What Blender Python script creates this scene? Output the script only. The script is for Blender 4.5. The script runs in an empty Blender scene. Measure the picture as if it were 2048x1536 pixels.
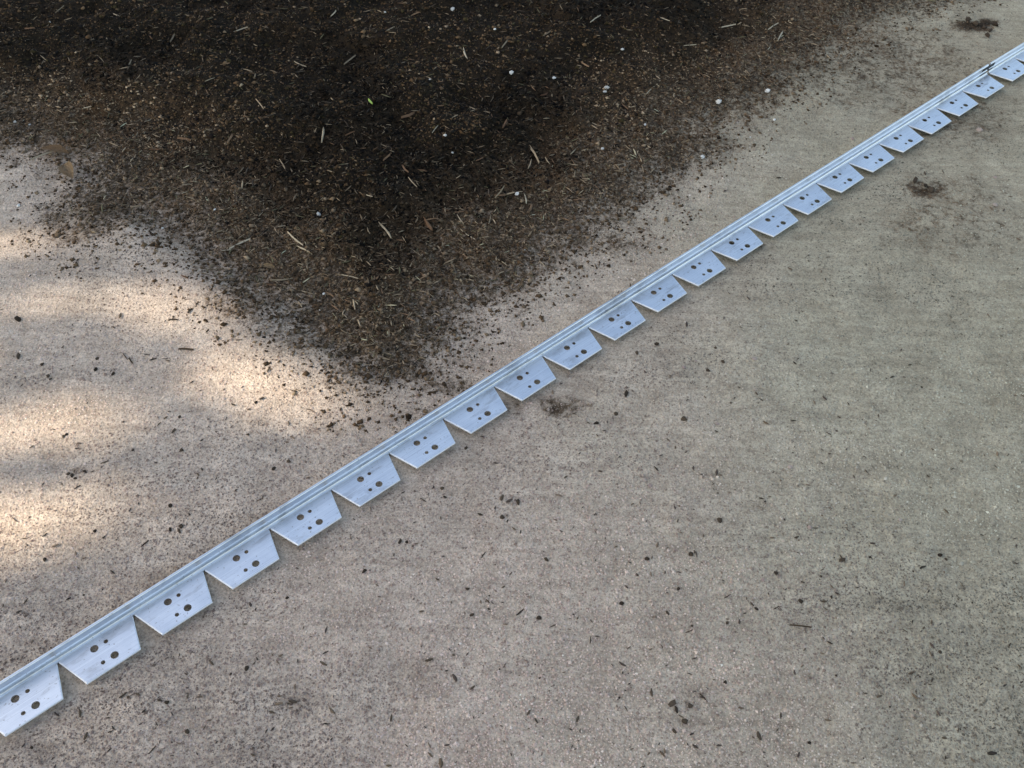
import bpy, bmesh, math, random
import numpy as np
from mathutils import Vector, Matrix
R = math.radians
random.seed(7)
rng = np.random.default_rng(11)
scene = bpy.context.scene
COL = scene.collection

# ------------------------------------------------------------------ camera
F_PX, PITCH, ROLL, CAM_H = 2000.0, 0.84986, 0.03821, 1.1746     # focal length in photo pixels (2048 wide)
cd = bpy.data.cameras.new('camera'); cam = bpy.data.objects.new('camera', cd); COL.objects.link(cam)
cd.sensor_width = 36.0; cd.lens = 36.0*F_PX/2048; cd.clip_start = 0.02; cd.clip_end = 500
cp, sp, cr, sr = math.cos(PITCH), math.sin(PITCH), math.cos(ROLL), math.sin(ROLL)
fwd = Vector((0, cp, -sp)); r0 = Vector((1, 0, 0)); d0 = Vector((0, -sp, -cp))
right = cr*r0 - sr*d0; down = sr*r0 + cr*d0
cam.matrix_world = Matrix(((right.x, -down.x, -fwd.x, 0), (right.y, -down.y, -fwd.y, 0), (right.z, -down.z, -fwd.z, CAM_H), (0, 0, 0, 1)))
scene.camera = cam
cd.dof.use_dof = False

# ------------------------------------------------------------------ world, sun, exposure
SUN_EL, SUN_AZ = R(40), R(-100)          # azimuth clockwise from +Y: the sun stands to the left
to_sun = Vector((math.sin(SUN_AZ)*math.cos(SUN_EL), math.cos(SUN_AZ)*math.cos(SUN_EL), math.sin(SUN_EL)))
world = bpy.data.worlds.new('World'); scene.world = world; world.use_nodes = True
wn = world.node_tree; bg = wn.nodes['Background']
sky = wn.nodes.new('ShaderNodeTexSky'); sky.sky_type = 'NISHITA'; sky.sun_disc = False
sky.sun_elevation = SUN_EL; sky.sun_rotation = SUN_AZ; sky.air_density = 1.0; sky.dust_density = 1.3; sky.ozone_density = 1.0
wn.links.new(sky.outputs[0], bg.inputs[0]); bg.inputs[1].default_value = 0.12
sl = bpy.data.lights.new('sun', 'SUN'); sl.energy = 2.5; sl.angle = R(0.53); sl.color = (1.0, 0.98, 0.975)
sun = bpy.data.objects.new('sun', sl); COL.objects.link(sun); sun.rotation_euler = to_sun.to_track_quat('Z', 'Y').to_euler(); sun.location = (0, 0, 12)
vs = scene.view_settings; vs.view_transform = 'Standard'; vs.look = 'None'; vs.gamma = 1; vs.use_curve_mapping = False
vs.exposure = 1.6
vs.use_white_balance = True; vs.white_balance_temperature = 7700; vs.white_balance_tint = 8

# ------------------------------------------------------------------ helpers
def tag(o, label=None, cat=None, group=None, kind=None):
    for k, v in (('label', label), ('category', cat), ('group', group), ('kind', kind)):
        if v: o[k] = v
    return o
def link(name, me, mat=None, parent=None):
    o = bpy.data.objects.new(name, me); COL.objects.link(o)
    if mat is not None and not me.materials: me.materials.append(mat)
    if parent is not None: o.parent = parent
    return o
def mesh_np(name, co, faces, cols=None):
    """faces: (n,k) int array; all faces with k corners"""
    co = np.ascontiguousarray(co, np.float32); faces = np.ascontiguousarray(faces, np.int32)
    me = bpy.data.meshes.new(name); n, k = faces.shape
    me.vertices.add(len(co)); me.vertices.foreach_set('co', co.ravel())
    me.loops.add(n*k); me.loops.foreach_set('vertex_index', faces.ravel())
    me.polygons.add(n); me.polygons.foreach_set('loop_start', np.arange(0, n*k, k, dtype=np.int32))
    me.update(calc_edges=True)
    if cols is not None:
        a = me.attributes.new('tint', 'FLOAT_COLOR', 'POINT')
        a.data.foreach_set('color', np.ascontiguousarray(np.c_[cols, np.ones(len(cols))], np.float32).ravel())
    return me
def px_ground(px, py, z=0.0):
    """photo pixel -> point of the ground plane"""
    px = np.asarray(px, float); py = np.asarray(py, float)
    a, b = (px-1024)/F_PX, (py-768)/F_PX
    x = a*cr+b*sr; y = -a*sr+b*cr
    dy = cp-y*sp; dz = -sp-y*cp
    t = (z-CAM_H)/dz
    return x*t, dy*t
def ground_px(X, Y, z=0.0):
    zc = Y*cp-(z-CAM_H)*sp; yd = -(Y*sp+(z-CAM_H)*cp)
    x, y = X/zc, yd/zc
    return 1024+F_PX*(x*cr-y*sr), 768+F_PX*(x*sr+y*cr)
# value noise (numpy), smooth, tileable lattice by hashing
def vnoise(x, y, seed=0):
    xi = np.floor(x).astype(np.int64); yi = np.floor(y).astype(np.int64); fx = x-xi; fy = y-yi
    fx = fx*fx*fx*(fx*(fx*6-15)+10); fy = fy*fy*fy*(fy*(fy*6-15)+10)
    def h(i, j):
        n = (i*374761393+j*668265263+seed*1442695041) & 0xffffffff
        n = ((n ^ (n >> 13))*1274126177) & 0xffffffff
        return ((n ^ (n >> 16)) & 0xffff)/65535.0
    return (h(xi, yi)*(1-fx)+h(xi+1, yi)*fx)*(1-fy)+(h(xi, yi+1)*(1-fx)+h(xi+1, yi+1)*fx)*fy
def fbm(x, y, sc, octv=4, seed=0):
    s = 0; a = 1; t = 0
    for o in range(octv):
        s = s+a*vnoise(x*sc*2**o+17.3*o, y*sc*2**o-9.1*o, seed+o); t += a; a *= .5
    return s/t
def smooth(a, b, x):
    t = np.clip((x-a)/(b-a), 0, 1); return t*t*(3-2*t)

# ------------------------------------------------------------------ layout of the ground
EDGE_O = np.array([-0.54990, 0.54290]); EDGE_A = 0.744638            # the edging's line on the ground
EU = np.array([math.cos(EDGE_A), math.sin(EDGE_A)]); EV = np.array([math.sin(EDGE_A), -math.cos(EDGE_A)])
PITCH_TAB = 0.1016
soil_px = [(-900, 330), (-300, 320), (0, 312), (120, 330), (165, 385), (120, 425), (110, 455), (170, 478), (330, 452), (372, 520), (470, 590), (560, 640), (640, 700), (700, 765), (770, 770), (840, 745),
           (905, 690), (915, 640), (960, 600), (1030, 560), (1120, 510), (1240, 440), (1300, 385), (1340, 350), (1420, 312), (1445, 255), (1560, 195), (1650, 130),
           (1740, 62), (1850, 22), (1890, 0), (1990, -60), (2100, -300), (1400, -420), (0, -420), (-1200, -420)]
SPX = np.stack(px_ground([p[0] for p in soil_px], [p[1] for p in soil_px]), 1)
def poly_sd(X, Y, P):
    """signed distance, positive inside"""
    X = np.asarray(X); Y = np.asarray(Y)
    d2 = np.full(X.shape, 1e9); ins = np.zeros(X.shape, bool)
    for i in range(len(P)):
        ax, ay = P[i-1]; bx, by = P[i]
        ex, ey = bx-ax, by-ay
        t = np.clip(((X-ax)*ex+(Y-ay)*ey)/(ex*ex+ey*ey), 0, 1)
        d2 = np.minimum(d2, (X-ax-t*ex)**2+(Y-ay-t*ey)**2)
        c = ((ay > Y) != (by > Y)) & (X < ex*(Y-ay)/(ey if abs(ey) > 1e-12 else 1e-12)+ax)
        ins ^= c
    return np.where(ins, 1, -1)*np.sqrt(d2)
def soil_sd(X, Y):
    return poly_sd(X, Y, SPX) - .032 + 0.085*(fbm(X, Y, 9, 4, 3)-.5) + 0.03*(fbm(X, Y, 45, 2, 5)-.5)
def edge_uv(X, Y):
    dx, dy = X-EDGE_O[0], Y-EDGE_O[1]
    return dx*EU[0]+dy*EU[1], dx*EV[0]+dy*EV[1]
def blob(X, Y, px, py, rx, ry, ang=0):
    qx, qy = ground_px(X, np.maximum(Y, 0.05)); dx, dy = qx-px, qy-py
    c, s = math.cos(ang), math.sin(ang)
    a = (dx*c+dy*s)/rx; b = (-dx*s+dy*c)/ry
    return np.exp(-(a*a+b*b))
def ground_z(X, Y):
    u, v = edge_uv(X, Y)
    near = np.exp(-((v-.015)/.05)**2)                     # bedded flat under the edging
    z = -0.0055 - near*.0005 - .0075*smooth(.0, .022, v)*np.exp(-((v-.04)/.10)**2)*(v > 0) + (1-near)*(0.010*(fbm(X, Y, 3.2, 3, 21)-.5)+0.0045*(fbm(X, Y, 16, 3, 22)-.5)) + .0012*(fbm(X, Y, 70, 2, 23)-.5)
    # low berm of stone dust at the left, with its crest running to the tip of the soil
    a = np.array(px_ground(250, 470)); b = np.array(px_ground(720, 800)); t = (b-a)/np.linalg.norm(b-a); nrm = np.array([-t[1], t[0]])
    s = (X-a[0])*t[0]+(Y-a[1])*t[1]; w = (X-a[0])*nrm[0]+(Y-a[1])*nrm[1]
    L = np.linalg.norm(b-a)
    prof = np.where(w < 0, np.exp(-(w/.16)**2), np.exp(-(w/.045)**2))
    z = z + .020*prof*smooth(-.25, .05, s)*smooth(L+.02, L-.22, s)*(1-near)
    far = smooth(3.0, 6.0, np.hypot(X, Y-1)); z = z*(1-far)-.004*far
    return z
def soil_h(sd, X, Y):
    h = 0.030*smooth(.0, .32, sd)+.045*smooth(.2, 1.0, sd)
    return h-.0065+0.011*smooth(-.13, .07, sd) + .055*smooth(0, .25, sd)*(fbm(X, Y, 9, 4, 31)-.5) + .012*(fbm(X, Y, 48, 4, 33)-.5)
def surface_z(X, Y):
    return np.maximum(ground_z(X, Y), ground_z(X, Y)+soil_h(soil_sd(X, Y), X, Y))

# ------------------------------------------------------------------ materials
def new_mat(name):
    m = bpy.data.materials.new(name); m.use_nodes = True
    return m, m.node_tree.nodes, m.node_tree.links, m.node_tree.nodes['Principled BSDF']
def noise_node(N, L, coord, scale, detail=3, rough=.6, dist=0, stretch=None, rot=0):
    n = N.new('ShaderNodeTexNoise'); n.inputs['Scale'].default_value = scale; n.inputs['Detail'].default_value = detail
    n.inputs['Roughness'].default_value = rough; n.inputs['Distortion'].default_value = dist
    if stretch:
        mp = N.new('ShaderNodeMapping'); mp.inputs['Scale'].default_value = stretch; mp.inputs['Rotation'].default_value = (0, 0, rot)
        L.new(coord, mp.inputs[0]); coord = mp.outputs[0]
    L.new(coord, n.inputs['Vector']); return n.outputs[0]
def ramp(N, L, src, stops):
    r = N.new('ShaderNodeValToRGB'); e = r.color_ramp.elements
    while len(e) < len(stops): e.new(.5)
    for k, (p, c) in enumerate(stops):
        e[k].position = p; e[k].color = (*c, 1) if len(c) == 3 else c
    L.new(src, r.inputs[0]); return r.outputs[0]
def mix(N, L, fac, a, b, mode='MIX'):
    m = N.new('ShaderNodeMix'); m.data_type = 'RGBA'; m.blend_type = mode
    for sock, v in ((m.inputs[0], fac), (m.inputs[6], a), (m.inputs[7], b)):
        if hasattr(v, 'links'): L.new(v, sock)
        else: sock.default_value = v if not isinstance(v, tuple) else (*v, 1)
    return m.outputs[2]
def bump(N, L, h, strength, dist, nrm=None):
    b = N.new('ShaderNodeBump'); b.inputs['Strength'].default_value = strength; b.inputs['Distance'].default_value = dist
    L.new(h, b.inputs['Height'])
    if nrm is not None: L.new(nrm, b.inputs['Normal'])
    return b.outputs[0]

def ground_material():
    m, N, L, P = new_mat('stone_dust_and_soil')
    tc = N.new('ShaderNodeTexCoord').outputs['Object']
    big = noise_node(N, L, tc, 3.0, 5, .65)
    med = noise_node(N, L, tc, 13, 7, .72)
    fine = noise_node(N, L, tc, 300, 3, .75)
    grit = noise_node(N, L, tc, 110, 4, .75)
    streak = noise_node(N, L, tc, 9, 4, .6, .3, (1.0, 9.0, 1), R(-3))
    vor = N.new('ShaderNodeTexVoronoi'); vor.inputs['Scale'].default_value = 230; L.new(tc, vor.inputs['Vector'])
    c = ramp(N, L, big, [(.32, (.255, .213, .165)), (.5, (.395, .325, .262)), (.68, (.51, .422, .352))])
    # lens colour shading painted into the dust: greyer and more olive to the right
    sx = N.new('ShaderNodeSeparateXYZ'); L.new(tc, sx.inputs[0])
    sa = N.new('ShaderNodeMath'); sa.operation = 'MULTIPLY_ADD'; sa.inputs[1].default_value = .9; L.new(big, sa.inputs[0]); L.new(sx.outputs[0], sa.inputs[2])
    olive = N.new('ShaderNodeMapRange'); olive.inputs[1].default_value = .40; olive.inputs[2].default_value = 1.0; olive.inputs[4].default_value = 1.0; L.new(sa.outputs[0], olive.inputs[0])
    c = mix(N, L, .62, c, ramp(N, L, med, [(.28, (.14, .112, .083)), (.46, (.36, .305, .245)), (.70, (.60, .525, .43))]))
    c = mix(N, L, .36, c, ramp(N, L, streak, [(.32, (.25, .21, .16)), (.6, (.47, .41, .325))]))
    c = mix(N, L, .65, c, ramp(N, L, fine, [(.32, (.40, .38, .35)), (.50, (1, 1, 1)), (.70, (1.4, 1.38, 1.33))]), 'MULTIPLY')
    c = mix(N, L, .5, c, ramp(N, L, grit, [(.30, (.5, .47, .43)), (.52, (1, 1, 1)), (.72, (1.3, 1.3, 1.28))]), 'MULTIPLY')
    c = mix(N, L, 1.0, c, (1.41, 1.30, 1.25), 'MULTIPLY')
    c = mix(N, L, olive.outputs[0], c, mix(N, L, 1.0, c, (.76, .83, .765), 'MULTIPLY'))
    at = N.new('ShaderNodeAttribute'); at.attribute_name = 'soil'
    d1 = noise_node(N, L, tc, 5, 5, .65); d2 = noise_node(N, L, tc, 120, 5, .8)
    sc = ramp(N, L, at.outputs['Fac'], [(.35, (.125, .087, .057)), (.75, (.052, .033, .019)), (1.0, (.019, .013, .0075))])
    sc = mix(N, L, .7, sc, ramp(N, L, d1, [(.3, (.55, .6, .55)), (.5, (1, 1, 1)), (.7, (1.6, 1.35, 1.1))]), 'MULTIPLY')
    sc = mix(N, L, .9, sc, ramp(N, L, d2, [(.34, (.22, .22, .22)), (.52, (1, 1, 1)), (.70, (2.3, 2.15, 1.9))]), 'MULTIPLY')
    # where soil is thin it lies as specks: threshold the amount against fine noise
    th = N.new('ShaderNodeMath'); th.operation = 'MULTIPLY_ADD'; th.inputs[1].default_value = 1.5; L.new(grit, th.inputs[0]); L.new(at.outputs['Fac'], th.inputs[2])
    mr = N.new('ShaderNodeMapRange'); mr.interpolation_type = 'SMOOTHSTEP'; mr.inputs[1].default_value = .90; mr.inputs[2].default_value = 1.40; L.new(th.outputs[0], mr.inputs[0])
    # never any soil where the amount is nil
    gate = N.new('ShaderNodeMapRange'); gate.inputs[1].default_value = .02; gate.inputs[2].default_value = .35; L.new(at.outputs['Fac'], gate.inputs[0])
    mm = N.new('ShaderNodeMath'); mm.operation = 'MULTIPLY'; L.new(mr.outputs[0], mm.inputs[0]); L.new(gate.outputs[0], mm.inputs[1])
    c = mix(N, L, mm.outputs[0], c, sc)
    L.new(c, P.inputs['Base Color']); P.inputs['Roughness'].default_value = .97; P.inputs['Specular IOR Level'].default_value = .12
    nb = bump(N, L, vor.outputs['Distance'], .6, .0016)
    nb = bump(N, L, fine, .8, .0024, nb)
    nb = bump(N, L, grit, .6, .0035, nb)
    nb = bump(N, L, med, .35, .006, nb)
    L.new(nb, P.inputs['Normal']); return m
def tint_material(name, rough=.9, spec=.2):
    m, N, L, P = new_mat(name)
    at = N.new('ShaderNodeAttribute'); at.attribute_name = 'tint'
    L.new(at.outputs['Color'], P.inputs['Base Color']); P.inputs['Roughness'].default_value = rough; P.inputs['Specular IOR Level'].default_value = spec
    return m
def vary_material(name, c1, c2, rough=.8, spec=.3, grain=(300, .002), stretch=None):
    """object-random colour between c1 and c2, with fine grain"""
    m, N, L, P = new_mat(name)
    oi = N.new('ShaderNodeObjectInfo'); tc = N.new('ShaderNodeTexCoord').outputs['Object']
    n = noise_node(N, L, tc, grain[0], 4, .7, 0, stretch)
    c = mix(N, L, oi.outputs['Random'], c1, c2)
    c = mix(N, L, .8, c, ramp(N, L, n, [(.3, (.5, .47, .44)), (.6, (1.1, 1.1, 1.1))]), 'MULTIPLY')
    L.new(c, P.inputs['Base Color']); P.inputs['Roughness'].default_value = rough; P.inputs['Specular IOR Level'].default_value = spec
    L.new(bump(N, L, n, .5, grain[1]), P.inputs['Normal']); return m
def metal_material():
    m, N, L, P = new_mat('mill_aluminium')
    tcn = N.new('ShaderNodeTexCoord'); tc = tcn.outputs['Object']
    oi = N.new('ShaderNodeObjectInfo')
    off = N.new('ShaderNodeVectorMath'); off.operation = 'ADD'; L.new(tc, off.inputs[0])
    rv = N.new('ShaderNodeVectorMath'); rv.operation = 'SCALE'; rv.inputs[0].default_value = (3, 2, 5); L.new(oi.outputs['Random'], rv.inputs['Scale']); L.new(rv.outputs[0], off.inputs[1])
    ev = off.outputs[0]
    brush = noise_node(N, L, ev, 40, 4, .7, 0, (.35, 14, 14))
    cloud = noise_node(N, L, ev, 28, 4, .6)
    smear = noise_node(N, L, ev, 11, 5, .7, .4, (1, 2.6, 1))
    c = ramp(N, L, brush, [(.25, (.68, .70, .73)), (.55, (.84, .855, .88)), (.8, (.92, .93, .94))])
    c = mix(N, L, .35, c, ramp(N, L, cloud, [(.3, (.56, .57, .58)), (.7, (.84, .85, .86))]))
    c = mix(N, L, ramp(N, L, smear, [(.54, (0, 0, 0)), (.70, (.75, .75, .75))]), c, (.40, .385, .37))
    spk = noise_node(N, L, ev, 330, 2, .5)
    c = mix(N, L, ramp(N, L, spk, [(.66, (0, 0, 0)), (.72, (.7, .7, .7))]), c, (.34, .30, .26))
    scr = noise_node(N, L, ev, 60, 2, .5, .6, (.12, 30, 30))
    c = mix(N, L, ramp(N, L, scr, [(.30, (.75, .75, .75)), (.38, (0, 0, 0))]), c, (.50, .51, .53))
    # scribe line down the middle of the tabs
    sx = N.new('ShaderNodeSeparateXYZ'); L.new(tc, sx.inputs[0])
    d = N.new('ShaderNodeMath'); d.operation = 'ADD'; d.inputs[1].default_value = .0222; L.new(sx.outputs[1], d.inputs[0])
    ab = N.new('ShaderNodeMath'); ab.operation = 'ABSOLUTE'; L.new(d.outputs[0], ab.inputs[0])
    ln = N.new('ShaderNodeMapRange'); ln.inputs[1].default_value = .0003; ln.inputs[2].default_value = .0007; ln.inputs[3].default_value = .6; ln.inputs[4].default_value = 0; L.new(ab.outputs[0], ln.inputs[0])
    c = mix(N, L, ln.outputs[0], c, (.9, .91, .92))
    L.new(c, P.inputs['Base Color']); P.inputs['Metallic'].default_value = 1
    rr = N.new('ShaderNodeMapRange'); rr.inputs[3].default_value = .22; rr.inputs[4].default_value = .50; L.new(cloud, rr.inputs[0]); L.new(rr.outputs[0], P.inputs['Roughness'])
    nb = bump(N, L, brush, .12, .0006); nb = bump(N, L, cloud, .05, .002, nb); L.new(nb, P.inputs['Normal'])
    return m
M_DUST, M_METAL = ground_material(), metal_material()
M_SOIL = M_DUST
M_CUT, _n, _l, _p = new_mat('sheared_aluminium_edge')
_tc = _n.new('ShaderNodeTexCoord').outputs['Object']
_l.new(ramp(_n, _l, noise_node(_n, _l, _tc, 700, 3), [(.3, (.74, .76, .79)), (.7, (.93, .94, .95))]), _p.inputs['Base Color'])
_p.inputs['Metallic'].default_value = .55; _p.inputs['Roughness'].default_value = .55
M_GRAIN, M_CRUMB, M_FIBRE = tint_material('stone_grains', .9), tint_material('soil_crumb_bits', 1, .1), tint_material('litter_bits', .75, .25)
M_STRAW = vary_material('dry_straw', (.26, .185, .11), (.56, .46, .32), .6, .35, (160, .0006), (1, 6, 6))
M_BARK = vary_material('bark', (.12, .062, .034), (.30, .18, .10), .8, .2, (140, .0012), (1, 5, 5))
M_LEAF = vary_material('dead_leaf', (.26, .15, .07), (.40, .28, .16), .65, .3, (120, .0008))
M_WHITE = vary_material('white_stone', (.46, .44, .39), (.74, .72, .66), .8, .3, (400, .0006))
M_CLOD = vary_material('soil_clod', (.032, .024, .018), (.10, .074, .052), 1, .1, (350, .0015))
M_TWIG = vary_material('twig_bark', (.030, .022, .016), (.085, .058, .038), .9, .15, (250, .0008), (1, 5, 5))
M_GREEN = vary_material('green_shoot', (.22, .36, .06), (.30, .42, .09), .6, .3, (150, .0004))
M_PINK = vary_material('pink_stone', (.34, .25, .21), (.46, .38, .31), .85, .2, (300, .0008))
M_CROWN = vary_material('tree_leaves', (.05, .085, .025), (.09, .13, .04), .6, .3, (30, .002))
M_TRUNK = vary_material('tree_bark', (.09, .065, .045), (.12, .085, .06), .95, .1, (12, .02), (4, 4, 1))

# ------------------------------------------------------------------ ground sheet and soil bed
def axis(lo, hi, step, far):
    a = list(np.arange(lo, hi+step/2, step)); d = step
    out = []; x = hi
    while x < far: d *= 1.35; x += d; out.append(x)
    inn = []; x = lo; d = step
    while x > -far: d *= 1.35; x -= d; inn.append(x)
    return np.array(inn[::-1]+a+out)
def grid_mesh(name, xs, ys, zf):
    X, Y = np.meshgrid(xs, ys); Z = zf(X, Y); nx, ny = len(xs), len(ys)
    i = np.arange(nx*ny).reshape(ny, nx)
    f = np.stack([i[:-1, :-1], i[:-1, 1:], i[1:, 1:], i[1:, :-1]], -1).reshape(-1, 4)
    return mesh_np(name, np.stack([X, Y, Z], -1).reshape(-1, 3), f), X, Y
me, GX, GY = grid_mesh('ground', axis(-1.5, 1.5, .0065, 80), axis(.2, 2.75, .0065, 80), ground_z)
STAINS_AND_VIGNETTE = [(1960, 45, 60, 16, 1.0), (1850, 372, 60, 24, .8), (1100, 805, 110, 26, .7), (1340, 1180, 80, 40, .35), (1370, 1400, 40, 45, .5), (1000, 600, 150, 40, .25),
          (900, 770, 110, 24, .55), (820, 740, 130, 34, .5), (1520, 1010, 60, 30, .4), (150, 945, 40, 18, .6), (95, 745, 30, 16, .6), (560, 1400, 130, 30, .3), (1900, 230, 200, 90, .65),
          (60, 1490, 60, 30, .45), (1500, 480, 80, 20, .45), (300, 645, 270, 40, .36), (60, 930, 200, 40, .35), (1560, 240, 200, 60, .5), (1750, 120, 300, 130, .72), (1240, 480, 110, 50, .5), (1750, 560, 340, 150, .46),
          (1400, 900, 400, 90, .22), (1950, 800, 200, 300, .25), (620, 1010, 240, 40, .25), (1900, 420, 240, 150, .6), (1150, 1100, 300, 60, .2), (330, 930, 160, 30, .3)]
def soil_and_vignette(X, Y):
    sd = soil_sd(X, Y)
    a = .62*smooth(-.20, .08, sd+.10*(fbm(X, Y, 26, 4, 41)-.5))+.38*smooth(.07, .32, sd+.16*(fbm(X, Y, 8, 4, 42)-.5))
    for (x, y, rx, ry, k) in STAINS_AND_VIGNETTE:
        if rx >= 160: a = np.maximum(a, (.85 if y < 450 else .62)*k*blob(X, Y, x, y, rx*1.15, ry*1.15)*(.72+.55*(fbm(X, Y, 50, 3, 45)-.5)))      # thin even film: soil dust, plus lens vignetting painted in at the upper right
        else: a = np.maximum(a, k*blob(X, Y, x, y, rx, ry)*smooth(.15, .65, fbm(X, Y, 34, 4, 43)))
    u, v = edge_uv(X, Y)        # brown band along the back of the upright, fading out along its length
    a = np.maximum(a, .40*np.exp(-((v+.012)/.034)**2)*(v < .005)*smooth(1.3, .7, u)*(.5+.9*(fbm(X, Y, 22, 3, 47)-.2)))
    return np.where((Y < .2) | (Y > 3.4), 0, a)
at = me.attributes.new('soil', 'FLOAT', 'POINT'); at.data.foreach_set('value', soil_and_vignette(GX, GY).astype(np.float32).ravel())
ground = link('ground', me, M_DUST); tag(ground, kind='structure')
me.polygons.foreach_set('use_smooth', np.ones(len(me.polygons), bool))

def soil_zf(X, Y): return ground_z(X, Y)+soil_h(soil_sd(X, Y), X, Y)
me, SX, SY = grid_mesh('soil_bed', np.arange(-2.6, 2.3, .0075), np.arange(.95, 3.35, .0075), soil_zf)
ssd = soil_sd(SX, SY); keep = (ssd > -.13)
fi = np.empty(len(me.polygons)*4, np.int32); me.polygons.foreach_get('vertices', fi); fi = fi.reshape(-1, 4)
co = np.stack([SX, SY, soil_zf(SX, SY)], -1).reshape(-1, 3)
fsel = fi[keep.ravel()[fi].all(1)]
used = np.unique(fsel); remap = -np.ones(len(co), np.int64); remap[used] = np.arange(len(used))
bpy.data.meshes.remove(me)
me = mesh_np('soil_bed', co[used], remap[fsel])
at = me.attributes.new('soil', 'FLOAT', 'POINT'); at.data.foreach_set('value', soil_and_vignette(SX, SY).ravel()[used].astype(np.float32))
me.polygons.foreach_set('use_smooth', np.ones(len(me.polygons), bool))
soil = link('soil_bed', me, M_SOIL); tag(soil, kind='structure')

# ------------------------------------------------------------------ loose grains, crumbs and litter (uncountable)
def sample_px(n, lo=(-180, -150), hi=(2228, 1700), power=1.0):
    """points spread evenly over the visible ground, a little beyond it on every side"""
    px = rng.uniform(lo[0], hi[0], n); py = lo[1]+(hi[1]-lo[1])*rng.random(n)**power
    return px_ground(px, py)
def clear_of_edging(X, Y, pad=.0):
    u, v = edge_uv(X, Y); return ~((v > -.0105-pad) & (v < .049+pad))
def pyramids(X, Y, Z, r, hgt, cols, sides=4):
    n = len(X); th = rng.uniform(0, 6.28, n)[:, None]+np.linspace(0, 2*np.pi, sides, endpoint=False)[None]
    rad = r[:, None]*rng.uniform(.6, 1.25, (n, sides))
    bx = X[:, None]+rad*np.cos(th); by = Y[:, None]+rad*np.sin(th); bz = np.repeat((Z-hgt*.35)[:, None], sides, 1)
    tx = X+r*rng.uniform(-.35, .35, n); ty = Y+r*rng.uniform(-.35, .35, n); tz = Z+hgt
    co = np.concatenate([np.stack([bx, by, bz], -1), np.stack([tx, ty, tz], -1)[:, None]], 1).reshape(-1, 3)
    b = (np.arange(n)*(sides+1))[:, None]
    k = np.arange(sides)
    f = np.stack([b+k[None], b+((k+1) % sides)[None], np.repeat(b+sides, sides, 1)], -1).reshape(-1, 3)
    return co, f, np.repeat(cols, sides+1, 0)
def lumps(X, Y, Z, r, hgt, cols):
    n = len(X); d = np.array([(1, 0, 0), (0, 1, 0), (-1, 0, 0), (0, -1, 0), (0, 0, 1), (0, 0, -1)], float)[None]
    th = rng.uniform(0, 6.28, n); c, s_ = np.cos(th)[:, None], np.sin(th)[:, None]
    p = d*rng.uniform(.55, 1.25, (n, 6, 1))+rng.uniform(-.35, .35, (n, 6, 3))
    x, y = p[..., 0]*c-p[..., 1]*s_, p[..., 0]*s_+p[..., 1]*c
    co = np.stack([X[:, None]+x*r[:, None], Y[:, None]+y*r[:, None], Z[:, None]+p[..., 2]*hgt[:, None]*.7+hgt[:, None]*.25], -1).reshape(-1, 3)
    t = np.array([(0, 1, 4), (1, 2, 4), (2, 3, 4), (3, 0, 4), (1, 0, 5), (2, 1, 5), (3, 2, 5), (0, 3, 5)])
    return co, ((np.arange(n)*6)[:, None, None]+t[None]).reshape(-1, 3), np.repeat(cols, 6, 0)
def pick(pal, n, jit=.15):
    pal = np.array(pal); i = rng.integers(0, len(pal), n)
    return np.clip(pal[i]*(1+jit*rng.standard_normal((n, 1))), .01, .95)
# pale stone grains
X, Y = sample_px(235000, power=.8)
k = clear_of_edging(X, Y, -.002) & (soil_sd(X, Y) < -.10+.16*rng.random(len(X))); X, Y = X[k], Y[k]; n = len(X)
r = np.clip(rng.lognormal(math.log(.00130), .38, n), .0005, .0042)
cols = pick([(.42, .36, .28), (.34, .29, .22), (.50, .44, .345), (.28, .235, .18), (.38, .315, .25), (.22, .18, .135), (.50, .45, .37), (.40, .36, .295), (.26, .21, .165)], n, .13)
blotch = fbm(X, Y, 4.5, 4, 71); strk = fbm(X*3+Y*.6, Y*34-X*2, 1, 3, 72); pink = smooth(.75, .05, X+.5*(fbm(X, Y, 2.6, 3, 73)-.5))[:, None]  # pink carries the lens colour shading into the grain colours
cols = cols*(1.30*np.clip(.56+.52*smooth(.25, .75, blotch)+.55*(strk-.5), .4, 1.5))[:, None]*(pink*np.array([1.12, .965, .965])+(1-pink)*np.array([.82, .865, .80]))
sa_ = np.clip(soil_and_vignette(X, Y)*1.1, 0, 1)[:, None]; cols = np.clip(cols*(1-.72*sa_)+np.array([.05, .037, .026])*.72*sa_, .01, .9)
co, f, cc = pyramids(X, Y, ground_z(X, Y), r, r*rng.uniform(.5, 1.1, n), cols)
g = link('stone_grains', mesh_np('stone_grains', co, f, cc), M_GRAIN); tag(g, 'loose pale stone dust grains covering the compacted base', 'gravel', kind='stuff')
# dark specks strewn over the dust, thicker towards the soil
X, Y = sample_px(60000)
sdv = soil_sd(X, Y); pr = .03+.9*np.exp(np.minimum(sdv, 0)/.05)+.16*smooth(.5, .75, fbm(X, Y, 7, 3, 61))
k = clear_of_edging(X, Y) & (sdv < .02) & (rng.random(len(X)) < pr*.75); X, Y = X[k], Y[k]; n = len(X)
r = np.clip(rng.lognormal(math.log(.0010), .45, n), .0004, .0036)
cols = pick([(.05, .038, .027), (.09, .066, .047), (.13, .098, .07), (.035, .026, .02), (.16, .10, .062)], n, .25)
co1, f1, c1 = pyramids(X, Y, ground_z(X, Y), r, r*.8, cols)
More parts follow.
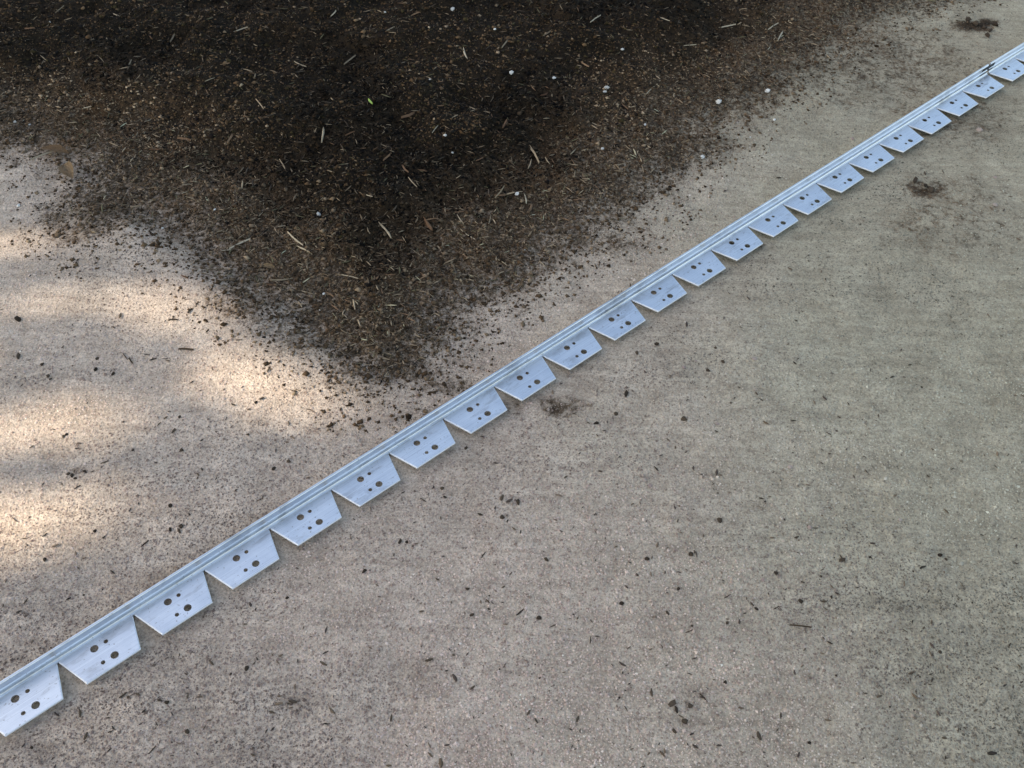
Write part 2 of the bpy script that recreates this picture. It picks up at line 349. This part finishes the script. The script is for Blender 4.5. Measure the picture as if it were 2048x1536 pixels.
# soil crumbs
X, Y = sample_px(300000, hi=(2228, 860), lo=(-250, -200))
sdv = soil_sd(X, Y); k = (sdv > -.12) & clear_of_edging(X, Y) & (rng.random(len(X)) < .10+.30*smooth(-.09, -.01, sdv)+.6*smooth(-.02, .10, sdv)); X, Y, sdv = X[k], Y[k], sdv[k]; n = len(X)
r = np.clip(rng.lognormal(math.log(.0019), .46, n), .0007, .0062)
dark = pick([(.010, .008, .005), (.012, .009, .006), (.022, .016, .010), (.042, .029, .018), (.016, .013, .009), (.070, .047, .029), (.036, .030, .016), (.013, .010, .007), (.095, .067, .043)], n, .3)
pale = pick([(.13, .098, .068), (.085, .061, .041), (.19, .15, .112), (.10, .068, .044), (.05, .037, .026), (.25, .205, .155), (.07, .05, .034)], n, .25)
w = (rng.random(n) < .05+.93*smooth(.34, .06, sdv+.12*(fbm(X, Y, 9, 4, 44)-.5)))[:, None]
cols = np.where(w, pale, dark)*np.where(sdv < .13, .95, .34+1.2*smooth(.30, .70, fbm(X, Y, 6, 4, 77)))[:, None]*np.array([1.08, .94, .78])*.92
sz = surface_z(X, Y); bigk = r > .0021; hh = r*rng.uniform(.6, 1.5, n)
co2, f2, c2 = pyramids(X[~bigk], Y[~bigk], sz[~bigk], r[~bigk], hh[~bigk], cols[~bigk])
cb, fb, ccb = lumps(X[bigk], Y[bigk], sz[bigk], r[bigk], hh[bigk]*.8, cols[bigk])
f2 = np.concatenate([f2, fb+len(co2)]); co2 = np.concatenate([co2, cb]); c2 = np.concatenate([c2, ccb])
g = link('soil_crumbs', mesh_np('soil_crumbs', np.concatenate([co1, co2]), np.concatenate([f1, f2+len(co1)]), np.concatenate([c1, c2])), M_CRUMB)
tag(g, 'fine dark soil crumbs of the planting bed and its spill', 'soil crumbs', kind='stuff')
# fine straw, root and bark litter in the soil: thin three-sided slivers with one bend
def slivers(X, Y, Z, ln, wd, cols, lift):
    n = len(X); a = rng.uniform(0, 6.28, n); bend = rng.uniform(-.25, .25, n); tilt = rng.normal(0, lift, n)
    pts = []
    for s, t in ((-1, -.5), (0, 0), (1, .5)):
        ang = a+bend*(s > 0)
        cx = X+np.cos(ang)*ln*t; cy = Y+np.sin(ang)*ln*t; cz = Z+wd*.5+np.abs(tilt)*ln*.3+tilt*ln*t
        w = wd*(.45 if s else 1)
        px_, py_ = -np.sin(ang), np.cos(ang)
        pts += [np.stack([cx+px_*w*.5, cy+py_*w*.5, cz], -1), np.stack([cx-px_*w*.5, cy-py_*w*.5, cz], -1), np.stack([cx, cy, cz+w*.55], -1)]
    co = np.stack(pts, 1).reshape(-1, 3); b = (np.arange(n)*9)[:, None, None]
    tri = []
    for s in (0, 3):
        for i in range(3):
            j = (i+1) % 3; tri += [(s+i, s+j, s+3+j), (s+i, s+3+j, s+3+i)]
    f = (b+np.array(tri)[None]).reshape(-1, 3)
    return co, f, np.repeat(cols, 9, 0)
X, Y = sample_px(88000, hi=(2228, 900), lo=(-300, -260))
sdv = soil_sd(X, Y); k = (sdv > -.03) & clear_of_edging(X, Y, .01) & (rng.random(len(X)) < .35+.65*np.exp(-((sdv-.08)/.09)**2)); X, Y = X[k], Y[k]; n = len(X)
ln = np.clip(rng.lognormal(math.log(.0070), .42, n), .0025, .020)
band = np.exp(-((soil_sd(X, Y)-.09)/.10)**2)[:, None]*rng.random((n, 1))
cols = pick([(.10, .07, .045), (.13, .09, .055), (.075, .05, .032), (.17, .12, .075), (.22, .165, .105), (.05, .037, .025), (.13, .075, .042), (.11, .095, .05), (.06, .045, .03), (.03, .022, .015), (.30, .22, .14)], n, .25)
cols = np.clip(cols*(1+.9*band), 0, .5)
co, f, cc = slivers(X, Y, surface_z(X, Y)+.0022, ln, ln*rng.uniform(.07, .2, n), cols, .16)
X, Y = sample_px(2600); k = (soil_sd(X, Y) < -.02) & clear_of_edging(X, Y, .004); X, Y = X[k], Y[k]; n2 = len(X)
ln = np.clip(rng.lognormal(math.log(.0042), .4, n2), .002, .011)
co3, f3, c3 = slivers(X, Y, ground_z(X, Y), ln, ln*rng.uniform(.2, .5, n2), pick([(.05, .037, .026), (.10, .07, .045), (.17, .12, .08), (.07, .05, .04)], n2, .2), .05)
g = link('plant_litter', mesh_np('plant_litter', np.concatenate([co, co3]), np.concatenate([f, f3+len(co)]), np.concatenate([cc, c3])), M_FIBRE)
tag(g, 'fine brown root and straw litter mixed through the soil', 'litter', kind='stuff')

# ------------------------------------------------------------------ the aluminium edging
def tab_mesh():
    """trapezoid tab with two large and two small drilled holes, real thickness and eased edges"""
    P, e, d, t = PITCH_TAB, .0149, .0475, .0028
    gap = .0011
    outer = [(gap, 0), (P-gap, 0), (P-e, d), (e, d)]
    holes = [(.0428, .0109, .0051), (.0582, .0345, .0051), (.0582, .0109, .0028), (.0428, .0345, .0028)]
    bm = bmesh.new()
    def loop(pts):
        vsl = [bm.verts.new((x, y, 0)) for x, y in pts]
        return [bm.edges.new((vsl[i], vsl[(i+1) % len(vsl)])) for i in range(len(vsl))]
    ed = loop(outer)
    for (x, y, r) in holes:
        ns = 20 if r > .004 else 14
        ed += loop([(x+r*math.cos(2*math.pi*i/ns), y+r*math.sin(2*math.pi*i/ns)) for i in range(ns)])
    bmesh.ops.triangle_fill(bm, use_beauty=True, edges=ed)
    bmesh.ops.recalc_face_normals(bm, faces=bm.faces)
    if sum(f.normal.z for f in bm.faces) < 0: bmesh.ops.reverse_faces(bm, faces=bm.faces)
    ret = bmesh.ops.extrude_face_region(bm, geom=bm.faces[:])
    for v in [g for g in ret['geom'] if isinstance(g, bmesh.types.BMVert)]: v.co.z = -t
    bmesh.ops.recalc_face_normals(bm, faces=bm.faces)
    # drop the inner face hidden against the rail, ease the outline
    bm.edges.ensure_lookup_table()
    be = [ed_ for ed_ in bm.edges if len(ed_.link_faces) == 2 and all(abs(v.co.z) < 1e-6 for v in ed_.verts) and ed_.calc_face_angle(0) > 1 and all(v.co.y > -1e-6 for v in ed_.verts) and any(v.co.y > .03 and (v.co.x < e+.002 or v.co.x > P-e-.002) for v in ed_.verts)]
    bmesh.ops.bevel(bm, geom=be, offset=.0013, segments=3, profile=.5, affect='EDGES')
    for fc in bm.faces:
        c_ = fc.calc_center_median()
        if abs(fc.normal.z) < .95 and not any((c_.x-hx)**2+(c_.y-hy)**2 < (hr+.0006)**2 for hx, hy, hr in holes): fc.material_index = 1
    me = bpy.data.meshes.new('tab'); bm.to_mesh(me); bm.free(); me.materials.append(M_METAL); me.materials.append(M_CUT); return me
PROFILE = [(0, 0), (-.0022, .0001), (-.0030, .0007), (-.0034, .0024), (-.0039, .0033), (-.0052, .0035), (-.0084, .0030), (-.0086, .0066), (-.0060, .0070), (-.0056, .0077), (-.0068, .0089),
           (-.0071, .0110), (-.0071, .0178), (-.0064, .0187), (-.0064, .0199), (-.0070, .0208), (-.0080, .0212), (-.0092, .0212), (-.0099, .0206), (-.0102, .0195), (-.0102, -.0028), (0, -.0028)]
def rail_mesh(u0, u1, segs):
    us = np.linspace(u0, u1, segs+1); n = len(PROFILE); co = []; f = []
    wob = lambda u: .0010*math.sin(u*2.3+.4)+.0004*math.sin(u*7.1)
    for u in us: co += [(u, v+wob(u)*max(0, z)/.021, z) for v, z in PROFILE]
    for s in range(segs):
        for i in range(n-1):
            a = s*n+i; f.append((a, a+n, a+n+1, a+1))
    f.append(tuple(range(n))); f.append(tuple(reversed(range(segs*n, segs*n+n))))
    me = bpy.data.meshes.new('upright_rail'); me.from_pydata(co, [], f)
    bm = bmesh.new(); bm.from_mesh(me); bmesh.ops.recalc_face_normals(bm, faces=bm.faces); bm.to_mesh(me); bm.free()
    me.materials.append(M_METAL); return me
TAB = tab_mesh()
def edging(first, last, u_shift, v_shift, rot, label):
    root = bpy.data.objects.new('paver_edging', None); COL.objects.link(root)
    tag(root, label, 'edging', 'aluminium edging strips laid end to end')
    u0 = first*PITCH_TAB+u_shift
    o = EDGE_O+EU*u0+EV*v_shift
    # local x along the strip, local y towards the tabs (right-handed with z down mirrored by rotating about x is avoided: build with y flipped)
    root.location = (o[0], o[1], 0); root.rotation_euler = (0, 0, EDGE_A+rot)
    n = last-first+1
    rail = rail_mesh(0, n*PITCH_TAB, n*2)
    for v in rail.vertices: v.co.y = -v.co.y
    rail.flip_normals(); link('upright_rail', rail, M_METAL, root)
    for k in range(n):
        t = link('tab', TAB, M_METAL, root); t.location = (k*PITCH_TAB, 0, 0)
        t.rotation_euler = (R(random.gauss(.3, 1.2)), R(random.gauss(0, .12)), 0)
    return root
for v in TAB.vertices: v.co.y = -v.co.y
TAB.flip_normals()
edging(-3, 20, 0, 0, 0, 'long silver aluminium edging strip with drilled trapezoid tabs running past the tip of the soil')
e2 = edging(21, 40, .0078, -.0008, R(-.25), 'silver aluminium edging strip butted on beyond the dark gap in the upright')

bm = bmesh.new(); bmesh.ops.create_cube(bm, size=1)  # black block added in the joint for the dark of the open channel
bmesh.ops.scale(bm, vec=(.05, .0030, .0125), verts=bm.verts); bmesh.ops.bevel(bm, geom=bm.edges[:], offset=.0005, segments=2, affect='EDGES')
cme = bpy.data.meshes.new('joint_dark_block'); bm.to_mesh(cme); bm.free()
mc, _, _, pc = new_mat('joint_dark_black'); pc.inputs['Base Color'].default_value = (.012, .012, .013, 1); pc.inputs['Roughness'].default_value = .6
cn = link('joint_dark_block', cme, mc, e2); cn.location = (-.004, .0078, .0105)

# ------------------------------------------------------------------ single pieces one can pick out
def lump_mesh(name, seed, flat=.7, rough=.28, mat=None):
    rd = random.Random(seed); bm = bmesh.new(); bmesh.ops.create_icosphere(bm, subdivisions=1, radius=1)
    for v in bm.verts: v.co *= 1+rd.uniform(-rough, rough); v.co.z *= flat
    me = bpy.data.meshes.new(name); bm.to_mesh(me); bm.free(); me.materials.append(mat); return me
def strip_mesh(name, seed, mat, bend=.25, w=.10, th=.05, segs=4, split=False):
    """unit-length stalk or chip along x: flattened, tapering, bent"""
    rd = random.Random(seed); co = []; f = []; ph = rd.uniform(-1, 1)
    for i in range(segs+1):
        t = i/segs-.5; y = bend*ph*(t*t-.08)+rd.uniform(-.012, .012); z = abs(bend)*.25*rd.uniform(0, 1)*(.25-t*t)
        ww = w*(1-.55*abs(2*t)**3)*rd.uniform(.8, 1.15)
        co += [(t, y-ww/2, z), (t, y, z-th*.3), (t, y+ww/2, z), (t, y, z+th)]
    for i in range(segs):
        for k in range(4):
            a = i*4+k; b = i*4+(k+1) % 4; f.append((a, b, b+4, a+4))
    f.append((3, 2, 1, 0)); f.append(tuple(segs*4+k for k in range(4)))
    me = bpy.data.meshes.new(name); me.from_pydata(co, [], f); me.materials.append(mat); return me
def leaf_mesh(name, seed, curl=.5, w=.42):
    """dead leaf, unit length: pointed oval blade, curled, with a rib and a stalk, thin but solid"""
    rd = random.Random(seed); bm = bmesh.new(); rows = []
    for i in range(9):
        t = i/8; hw = w/2*math.sin(math.pi*min(1, t*.96+.02))**.8*rd.uniform(.9, 1.08)
        row = []
        for k in range(-2, 3):
            y = hw*k/2; z = curl*(abs(k/2)**2)*hw*1.3+.25*curl*math.sin(math.pi*t)*.5+rd.uniform(-.01, .01)
            row.append(bm.verts.new((t-.5, y, z)))
        rows.append(row)
    for i in range(8):
        for k in range(4): bm.faces.new((rows[i][k], rows[i+1][k], rows[i+1][k+1], rows[i][k+1]))
    bmesh.ops.solidify(bm, geom=bm.faces[:], thickness=.012)
    me = bpy.data.meshes.new(name); bm.to_mesh(me); bm.free(); me.materials.append(M_LEAF); return me
def px_len(px, py, length):
    """metres at a pixel for a length in pixels along the picture's horizontal"""
    x, y = px_ground(px, py); return length*((y*cp+CAM_H*sp)/F_PX)
def put(name, me, px, py, length, ang, label, cat, group, lift=.0, tilt=None, wscale=1.0, zs=1.0):
    """ang = heading in the picture (degrees, counter-clockwise); size follows the ground distance at that pixel"""
    z = 0.0
    for _ in range(4):
        x, y = px_ground(px, py, z); z = float(surface_z(np.array([x]), np.array([y]))[0])
    a = math.radians(ang); x2, y2 = px_ground(px+.5*length*math.cos(a), py-.5*length*math.sin(a), z)
    x1, y1 = px_ground(px-.5*length*math.cos(a), py+.5*length*math.sin(a), z)
    L = math.hypot(x2-x1, y2-y1)
    o = link(name, me); o.location = (x, y, z+lift*L)
    o.rotation_euler = (random.uniform(-.3, .3) if tilt is None else 0, random.uniform(-.1, .1) if tilt is None else tilt, math.atan2(y2-y1, x2-x1))
    o.scale = (L, L*wscale, L*zs); tag(o, label, cat, group); return o
STRAWS = [strip_mesh('straw', s, M_STRAW, .16, .085, .055) for s in range(6)]
CHIPS = [strip_mesh('bark_chip', s+50, M_BARK, .35, .17, .10, 5) for s in range(6)]
TWIGS = [strip_mesh('twig', s+90, M_TWIG, .25, .16, .12) for s in range(6)]
CLODS = [lump_mesh('soil_crumb', s+20, .6, .38, M_CLOD) for s in range(7)]
STONES = [lump_mesh('white_stone', s+40, .6, .25, M_WHITE) for s in range(5)]
PSTONES = [lump_mesh('pale_stone', s+70, .5, .25, M_PINK) for s in range(5)]
straw_px = [(825, 368, 26, -48), (771, 462, 38, -48), (1000, 386, 30, 52), (1051, 399, 22, -80), (1068, 311, 46, -62), (646, 263, 36, 82), (939, 474, 26, -32), (1004, 525, 24, -30), (563, 562, 46, 6),
            (860, 590, 18, -35), (611, 502, 34, -30), (700, 120, 30, 40), (345, 60, 26, 60), (480, 62, 34, 15), (1100, 65, 30, 30), (1560, 75, 26, 62), (1545, 55, 24, 30), (1455, 50, 34, 8), (1060, 330, 20, 70),
            (480, 490, 46, 22), (590, 480, 40, -38), (455, 503, 28, 8), (375, 370, 22, 5), (375, 385, 24, 20), (430, 360, 20, -25), (700, 555, 34, -10), (610, 585, 34, -18), (830, 505, 30, -30), (880, 500, 22, -60),
            (920, 440, 24, -55), (980, 440, 18, 75), (1150, 300, 26, 45), (1240, 330, 22, 15), (1190, 250, 20, -30), (1300, 180, 22, 40), (1380, 90, 26, 10), (930, 110, 24, -70), (780, 60, 20, 30), (600, 130, 26, -20),
            (520, 210, 24, -50), (420, 160, 22, 25), (260, 130, 20, 70), (180, 215, 26, 10), (90, 120, 22, -40), (300, 240, 24, 25), (565, 330, 22, -60), (690, 330, 24, 12), (745, 395, 26, -12), (655, 430, 22, 30),
            (870, 260, 18, 50), (950, 220, 24, -20), (1010, 90, 24, 55), (1190, 40, 26, 35), (1330, 40, 20, -15), (670, 30, 22, 50), (230, 30, 26, -25), (120, 20, 22, 35)]
for i, (x, y, l, a) in enumerate(straw_px):
    put('straw', STRAWS[i % 6], x, y, l, a, ('long' if l >= 34 else 'short')+' thin pale straw sliver lying on the dark soil bed', 'straw', ('long' if l >= 34 else 'short')+' straw slivers on the soil bed', lift=.06, wscale=random.uniform(.6, 1.1))
chip_px = [(856, 449, 30, -55), (862, 440, 22, 10), (810, 339, 18, -50), (775, 316, 22, 45), (819, 219, 34, 25), (370, 282, 28, -8), (450, 130, 20, 15), (220, 400, 14, 30), (545, 570, 24, 5), (505, 545, 16, 40), (290, 370, 18, 10),
           (700, 268, 20, 20), (460, 275, 22, 60), (310, 300, 22, -5), (880, 212, 16, 0), (1010, 250, 18, 65), (1060, 420, 20, 60), (890, 420, 18, -20), (640, 500, 18, 0), (370, 555, 16, -25), (580, 400, 18, 35), (1130, 440, 18, -15),
           (960, 320, 16, 30), (660, 590, 20, -30), (1000, 570, 12, 10), (1250, 215, 16, -40), (1090, 190, 18, 20), (400, 40, 18, 40), (60, 60, 20, 0), (830, 30, 18, 20), (1170, 130, 18, -25), (720, 210, 16, 10)]
for i, (x, y, l, a) in enumerate(chip_px):
    put('bark_chip', CHIPS[i % 6], x, y, l, a, 'reddish brown bark chip lying on the dark soil bed', 'bark chip', 'bark chips on the soil bed', lift=.08, wscale=random.uniform(.7, 1.2))
put('dead_leaf', leaf_mesh('dead_leaf', 3, .55, .5), 140, 350, 34, -58, 'curled orange dead leaf at the edge of the soil bed', 'leaf', lift=.16, group=None)
lf = put('dead_leaf', leaf_mesh('dead_leaf', 5, .3, .42), 112, 308, 56, -10, 'flat tan dead leaf with a pale stalk at the edge of the soil bed', 'leaf', lift=.13, group=None)
stk = link('stalk', strip_mesh('stalk', 201, M_STRAW, .1, .07, .05), None, lf); stk.location = (-.2, -.42, .02); stk.rotation_euler = (0, 0, R(62)); stk.scale = (.8, .8, .8)
put('dead_leaf', leaf_mesh('dead_leaf', 8, .7, .35), 538, 536, 30, -15, 'narrow orange curled leaf among the brown litter near the dust', 'leaf', lift=.05, group=None)
put('green_shoot', strip_mesh('green_shoot', 301, M_GREEN, .3, .3, .15), 741, 206, 12, -50, 'tiny bright green shoot standing out of the dark soil', 'shoot', None, lift=.15)
white_px = [(1108, 157, 9), (1210, 183, 13), (1213, 176, 10), (1437, 205, 15), (1548, 240, 9), (1205, 298, 9), (1405, 315, 8), (37, 412, 9), (325, 457, 7), (638, 430, 11), (648, 588, 9), (1023, 145, 8), (860, 160, 7), (890, 272, 9),
            (905, 300, 8), (1245, 100, 7), (905, 15, 7), (1050, 500, 5), (1535, 183, 10), (30, 245, 7), (60, 250, 6), (430, 420, 7), (640, 620, 6), (1500, 275, 6), (1290, 250, 6), (990, 60, 6), (770, 25, 6), (100, 45, 6), (1034, 388, 10)]
for i, (x, y, l) in enumerate(white_px):
    put('white_stone', STONES[i % 5], x, y, min(l, 11)*.36, random.uniform(0, 180), 'small bright white stone speck on the soil bed', 'stone', 'white stone specks on the soil bed', lift=.3)
ORD = 'first second third fourth fifth sixth seventh eighth ninth tenth eleventh twelfth thirteenth fourteenth fifteenth sixteenth seventeenth eighteenth nineteenth twentieth twenty-first twenty-second twenty-third twenty-fourth'.split()
def place_words(u, v):
    k = 20-int(math.floor(u/PITCH_TAB))          # tabs counted back from the joint between the two strips
    if 0 <= k < 24 and -.25 < v < .45:
        return ('off' if v > 0 else 'behind the upright at')+' the %s tab from the joint' % ORD[k]
    if k < 0 and abs(v) < .45: return 'beside the strip beyond the joint'
    return 'well away from the edging on its %s side' % ('tab' if v > 0 else 'soil')
def in_zoom(ox, oy, s, pts): return [(ox+p[0]*s, oy+p[1]*s) for p in pts]
crumbs = in_zoom(1200, 900, .3906, [(610, 360), (900, 630), (800, 815), (470, 900), (345, 835), (1700, 515), (1740, 540), (1770, 560), (460, 1310), (390, 1330), (430, 1390), (380, 1440), (640, 1190), (190, 640), (240, 560), (110, 785),
          (1240, 565), (1025, 775), (1185, 755), (1070, 1500), (465, 535), (400, 710), (650, 885), (370, 1300), (1740, 1035)])
crumbs += in_zoom(0, 600, .3906, [(95, 100), (500, 300), (580, 380), (490, 355), (245, 390), (260, 405), (920, 600), (680, 770), (930, 770), (370, 900), (385, 915), (350, 890), (435, 880), (340, 690), (325, 700), (1400, 865), (1480, 828), (870, 1175),
          (925, 1160), (918, 1183), (485, 1185), (230, 1330), (1310, 525), (1270, 690), (870, 1055), (215, 330), (95, 290)])
crumbs += in_zoom(500, 800, .293, [(1310, 605), (1830, 700), (1485, 1290), (1515, 1470), (1970, 1490), (1070, 970), (1025, 968), (1110, 1000), (780, 1170), (255, 1350), (1475, 330), (2020, 1090), (1720, 800), (1330, 665)])
crumbs += in_zoom(0, 1080, .293, [(1575, 915), (1090, 1095), (1140, 1110), (880, 1075), (1275, 1310), (215, 1420), (740, 1215), (1685, 880)])
crumbs += in_zoom(1000, 450, .293, [(935, 875), (1420, 993), (1070, 815), (1520, 935), (1470, 840), (860, 1155), (790, 1290), (655, 1355), (1255, 1325)])
crumbs += [(1935, 40), (1950, 48), (1968, 55), (1980, 62), (1940, 58), (1975, 72), (1990, 50), (1850, 372), (1862, 380), (1838, 366), (1830, 362)]
BIG = {13, 24, 29, 34, 35, 40}
for i, (x, y) in enumerate(crumbs):
    u, v = edge_uv(*px_ground(x, y))
    l = random.uniform(3.0, 5.6)*(1.45 if 1320 < x < 1420 and y > 1380 else 1)*(1 if y > 450 else .9)
    w_ = place_words(u, v); lab, grp = 'dark soil crumb on the dust '+w_, 'dark crumbs on the dust '+w_
    put('soil_crumb', CLODS[i % 7], x, y, l, random.uniform(0, 180), lab, 'soil crumb', grp, lift=.25, wscale=random.uniform(.6, 1))
twigs = [(348, 640, 20, -3), (373, 700, 30, -3), (250, 713, 14, -55), (262, 722, 14, -60), (306, 719, 16, 12), (330, 718, 14, 10), (288, 1089, 14, 45), (846, 1000, 14, -35), (967, 1110, 14, 55), (1455, 1193, 15, 32), (1552, 1216, 12, 28),
         (1378, 1263, 15, 22), (1407, 1396, 22, -45), (1775, 1224, 11, -25), (1810, 1262, 13, -30), (1650, 1217, 12, -35), (1040, 1225, 20, 40), (305, 1500, 22, 50), (290, 1088, 20, 40), (1600, 1254, 44, -6), (620, 820, 14, -10), (655, 795, 10, -10),
         (155, 975, 16, 30), (30, 1040, 14, -40), (520, 1000, 12, 20)]
for i, (x, y, l, a) in enumerate(twigs):
    u, v = edge_uv(*px_ground(x, y))
    w_ = place_words(u, v)
    put('twig', TWIGS[i % 6], x, y, l, a, 'dark twig bit on the dust '+w_, 'twig', 'twig bits on the dust '+w_, lift=.06, wscale=(.12 if l > 40 else random.uniform(.6, 1.1)))
pale_px = [(1000, 743), (1098, 838), (1368, 735), (1392, 722), (1508, 718), (1435, 848), (1620, 1055), (1800, 1040), (1525, 1160), (1640, 1215), (1350, 1100), (1290, 960), (1405, 980), (1300, 972), (1580, 935), (1990, 410), (1960, 260), (1820, 258), (1990, 355), (1705, 278), (1140, 745)]
for i, (x, y) in enumerate(pale_px):
    w_ = place_words(*edge_uv(*px_ground(x, y)))
    put('pale_stone', PSTONES[i % 5], x, y, random.uniform(3, 5), random.uniform(0, 180), 'pale stone chip in the dust '+w_, 'stone', 'pale stone chips in the dust '+w_, lift=.1)

# ------------------------------------------------------------------ unseen tree, added out of view at the left to shade the ground
def added_shade_tree():
    c = Vector((-.1, 1.35, 0))+to_sun*11
    base = Vector((c.x-.4, c.y+.3, -.02))
    root = bpy.data.objects.new('added_shade_tree', None); COL.objects.link(root); root.location = base
    tag(root, 'broad leafy tree out of view, added so its crown shades the edging', 'tree')
    # trunk and limbs
    co = []; f = []
    def limb(p0, p1, r0_, r1_, segs=7, sides=9, sag=0):
        b0 = len(co); d = (p1-p0); q = d.to_track_quat('Z', 'Y')
        for i in range(segs+1):
            t = i/segs; p = p0.lerp(p1, t)+Vector((random.uniform(-1, 1), random.uniform(-1, 1), 0))*.06*r0_/.2*(0 < i < segs)
            for k in range(sides):
                a = 2*math.pi*k/sides; co.append(tuple(p+q@Vector((math.cos(a), math.sin(a), 0))*(r0_*(1-t)+r1_*t)*random.uniform(.92, 1.08)))
        for i in range(segs):
            for k in range(sides):
                a = b0+i*sides+k; b = b0+i*sides+(k+1) % sides; f.append((a, b, b+sides, a+sides))
    top = c-base
    fork = Vector((.1, -.1, top.z*.62)); limb(Vector((0, 0, 0)), fork, .26, .17)
    for k in range(9):
        a = k*2.4; e = top+Vector((math.cos(a)*1.9, math.sin(a)*1.9, random.uniform(-.6, 1.8))); limb(fork+Vector((0, 0, -.15*k*.3)), e, .09, .02)
    me = bpy.data.meshes.new('trunk'); me.from_pydata(co, [], f); link('trunk', me, M_TRUNK, root)
    # leaves: folded rhombi, in clumps, thinned where the photograph shows sun on the ground
    n = 74000
    v = rng.standard_normal((n, 3)); v /= np.linalg.norm(v, axis=1)[:, None]
    pos = np.array(top)[None]+v*(rng.random(n)**.40)[:, None]*np.array([2.9, 3.1, 2.8])[None]
    W = pos+np.array(base)[None]
    ts = W[:, 2]/to_sun.z; sx = W[:, 0]-ts*to_sun.x; sy = W[:, 1]-ts*to_sun.y
    qx, qy = ground_px(sx, np.maximum(sy, .05))
    ok = np.ones(n, bool)
    for (ex, ey, rx, ry, ang, dens) in PATCHES:
        dx, dy = qx-ex, qy-ey; ca, sa = math.cos(ang), math.sin(ang)
        ins = ((dx*ca+dy*sa)/rx)**2+((-dx*sa+dy*ca)/ry)**2 < 1
        ok &= ~(ins & (rng.random(n) > dens) & (sy > .05))
    pos = pos[ok]; n = len(pos)
    L = rng.uniform(.07, .12, n)
    a = rng.standard_normal((n, 3)); a /= np.linalg.norm(a, axis=1)[:, None]
    b = np.cross(a, rng.standard_normal((n, 3))); b /= np.linalg.norm(b, axis=1)[:, None]; nn = np.cross(a, b)
    p0 = pos-a*L[:, None]*.5; p2 = pos+a*L[:, None]*.5; p1 = pos+b*L[:, None]*.32+nn*L[:, None]*.08; p3 = pos-b*L[:, None]*.32+nn*L[:, None]*.08
    co = np.stack([p0, p1, p2, p3], 1).reshape(-1, 3); i = (np.arange(n)*4)[:, None]
    fa = np.concatenate([i+np.array([0, 1, 2])[None], i+np.array([0, 2, 3])[None]])
    link('crown', mesh_np('crown', co, fa), M_CROWN, root)
# where sun reaches the ground through gaps in the crown (centre and half-axes in photo pixels, tilt, leaves left)
PATCHES = [(60, 540, 250, 80, .10, 0), (290, 590, 170, 62, .45, .0), (450, 680, 150, 55, .62, .08), (570, 780, 175, 80, .22, 0), (60, 845, 230, 66, 0, .02), (0, 1040, 170, 84, 0, .02), (330, 840, 200, 60, 0, .35),
           (220, 1010, 220, 70, 0, .3), (100, 1180, 220, 80, 0, .5), (120, 1440, 300, 100, 0, .4), (-250, 700, 200, 500, 0, .1)]
added_shade_tree()
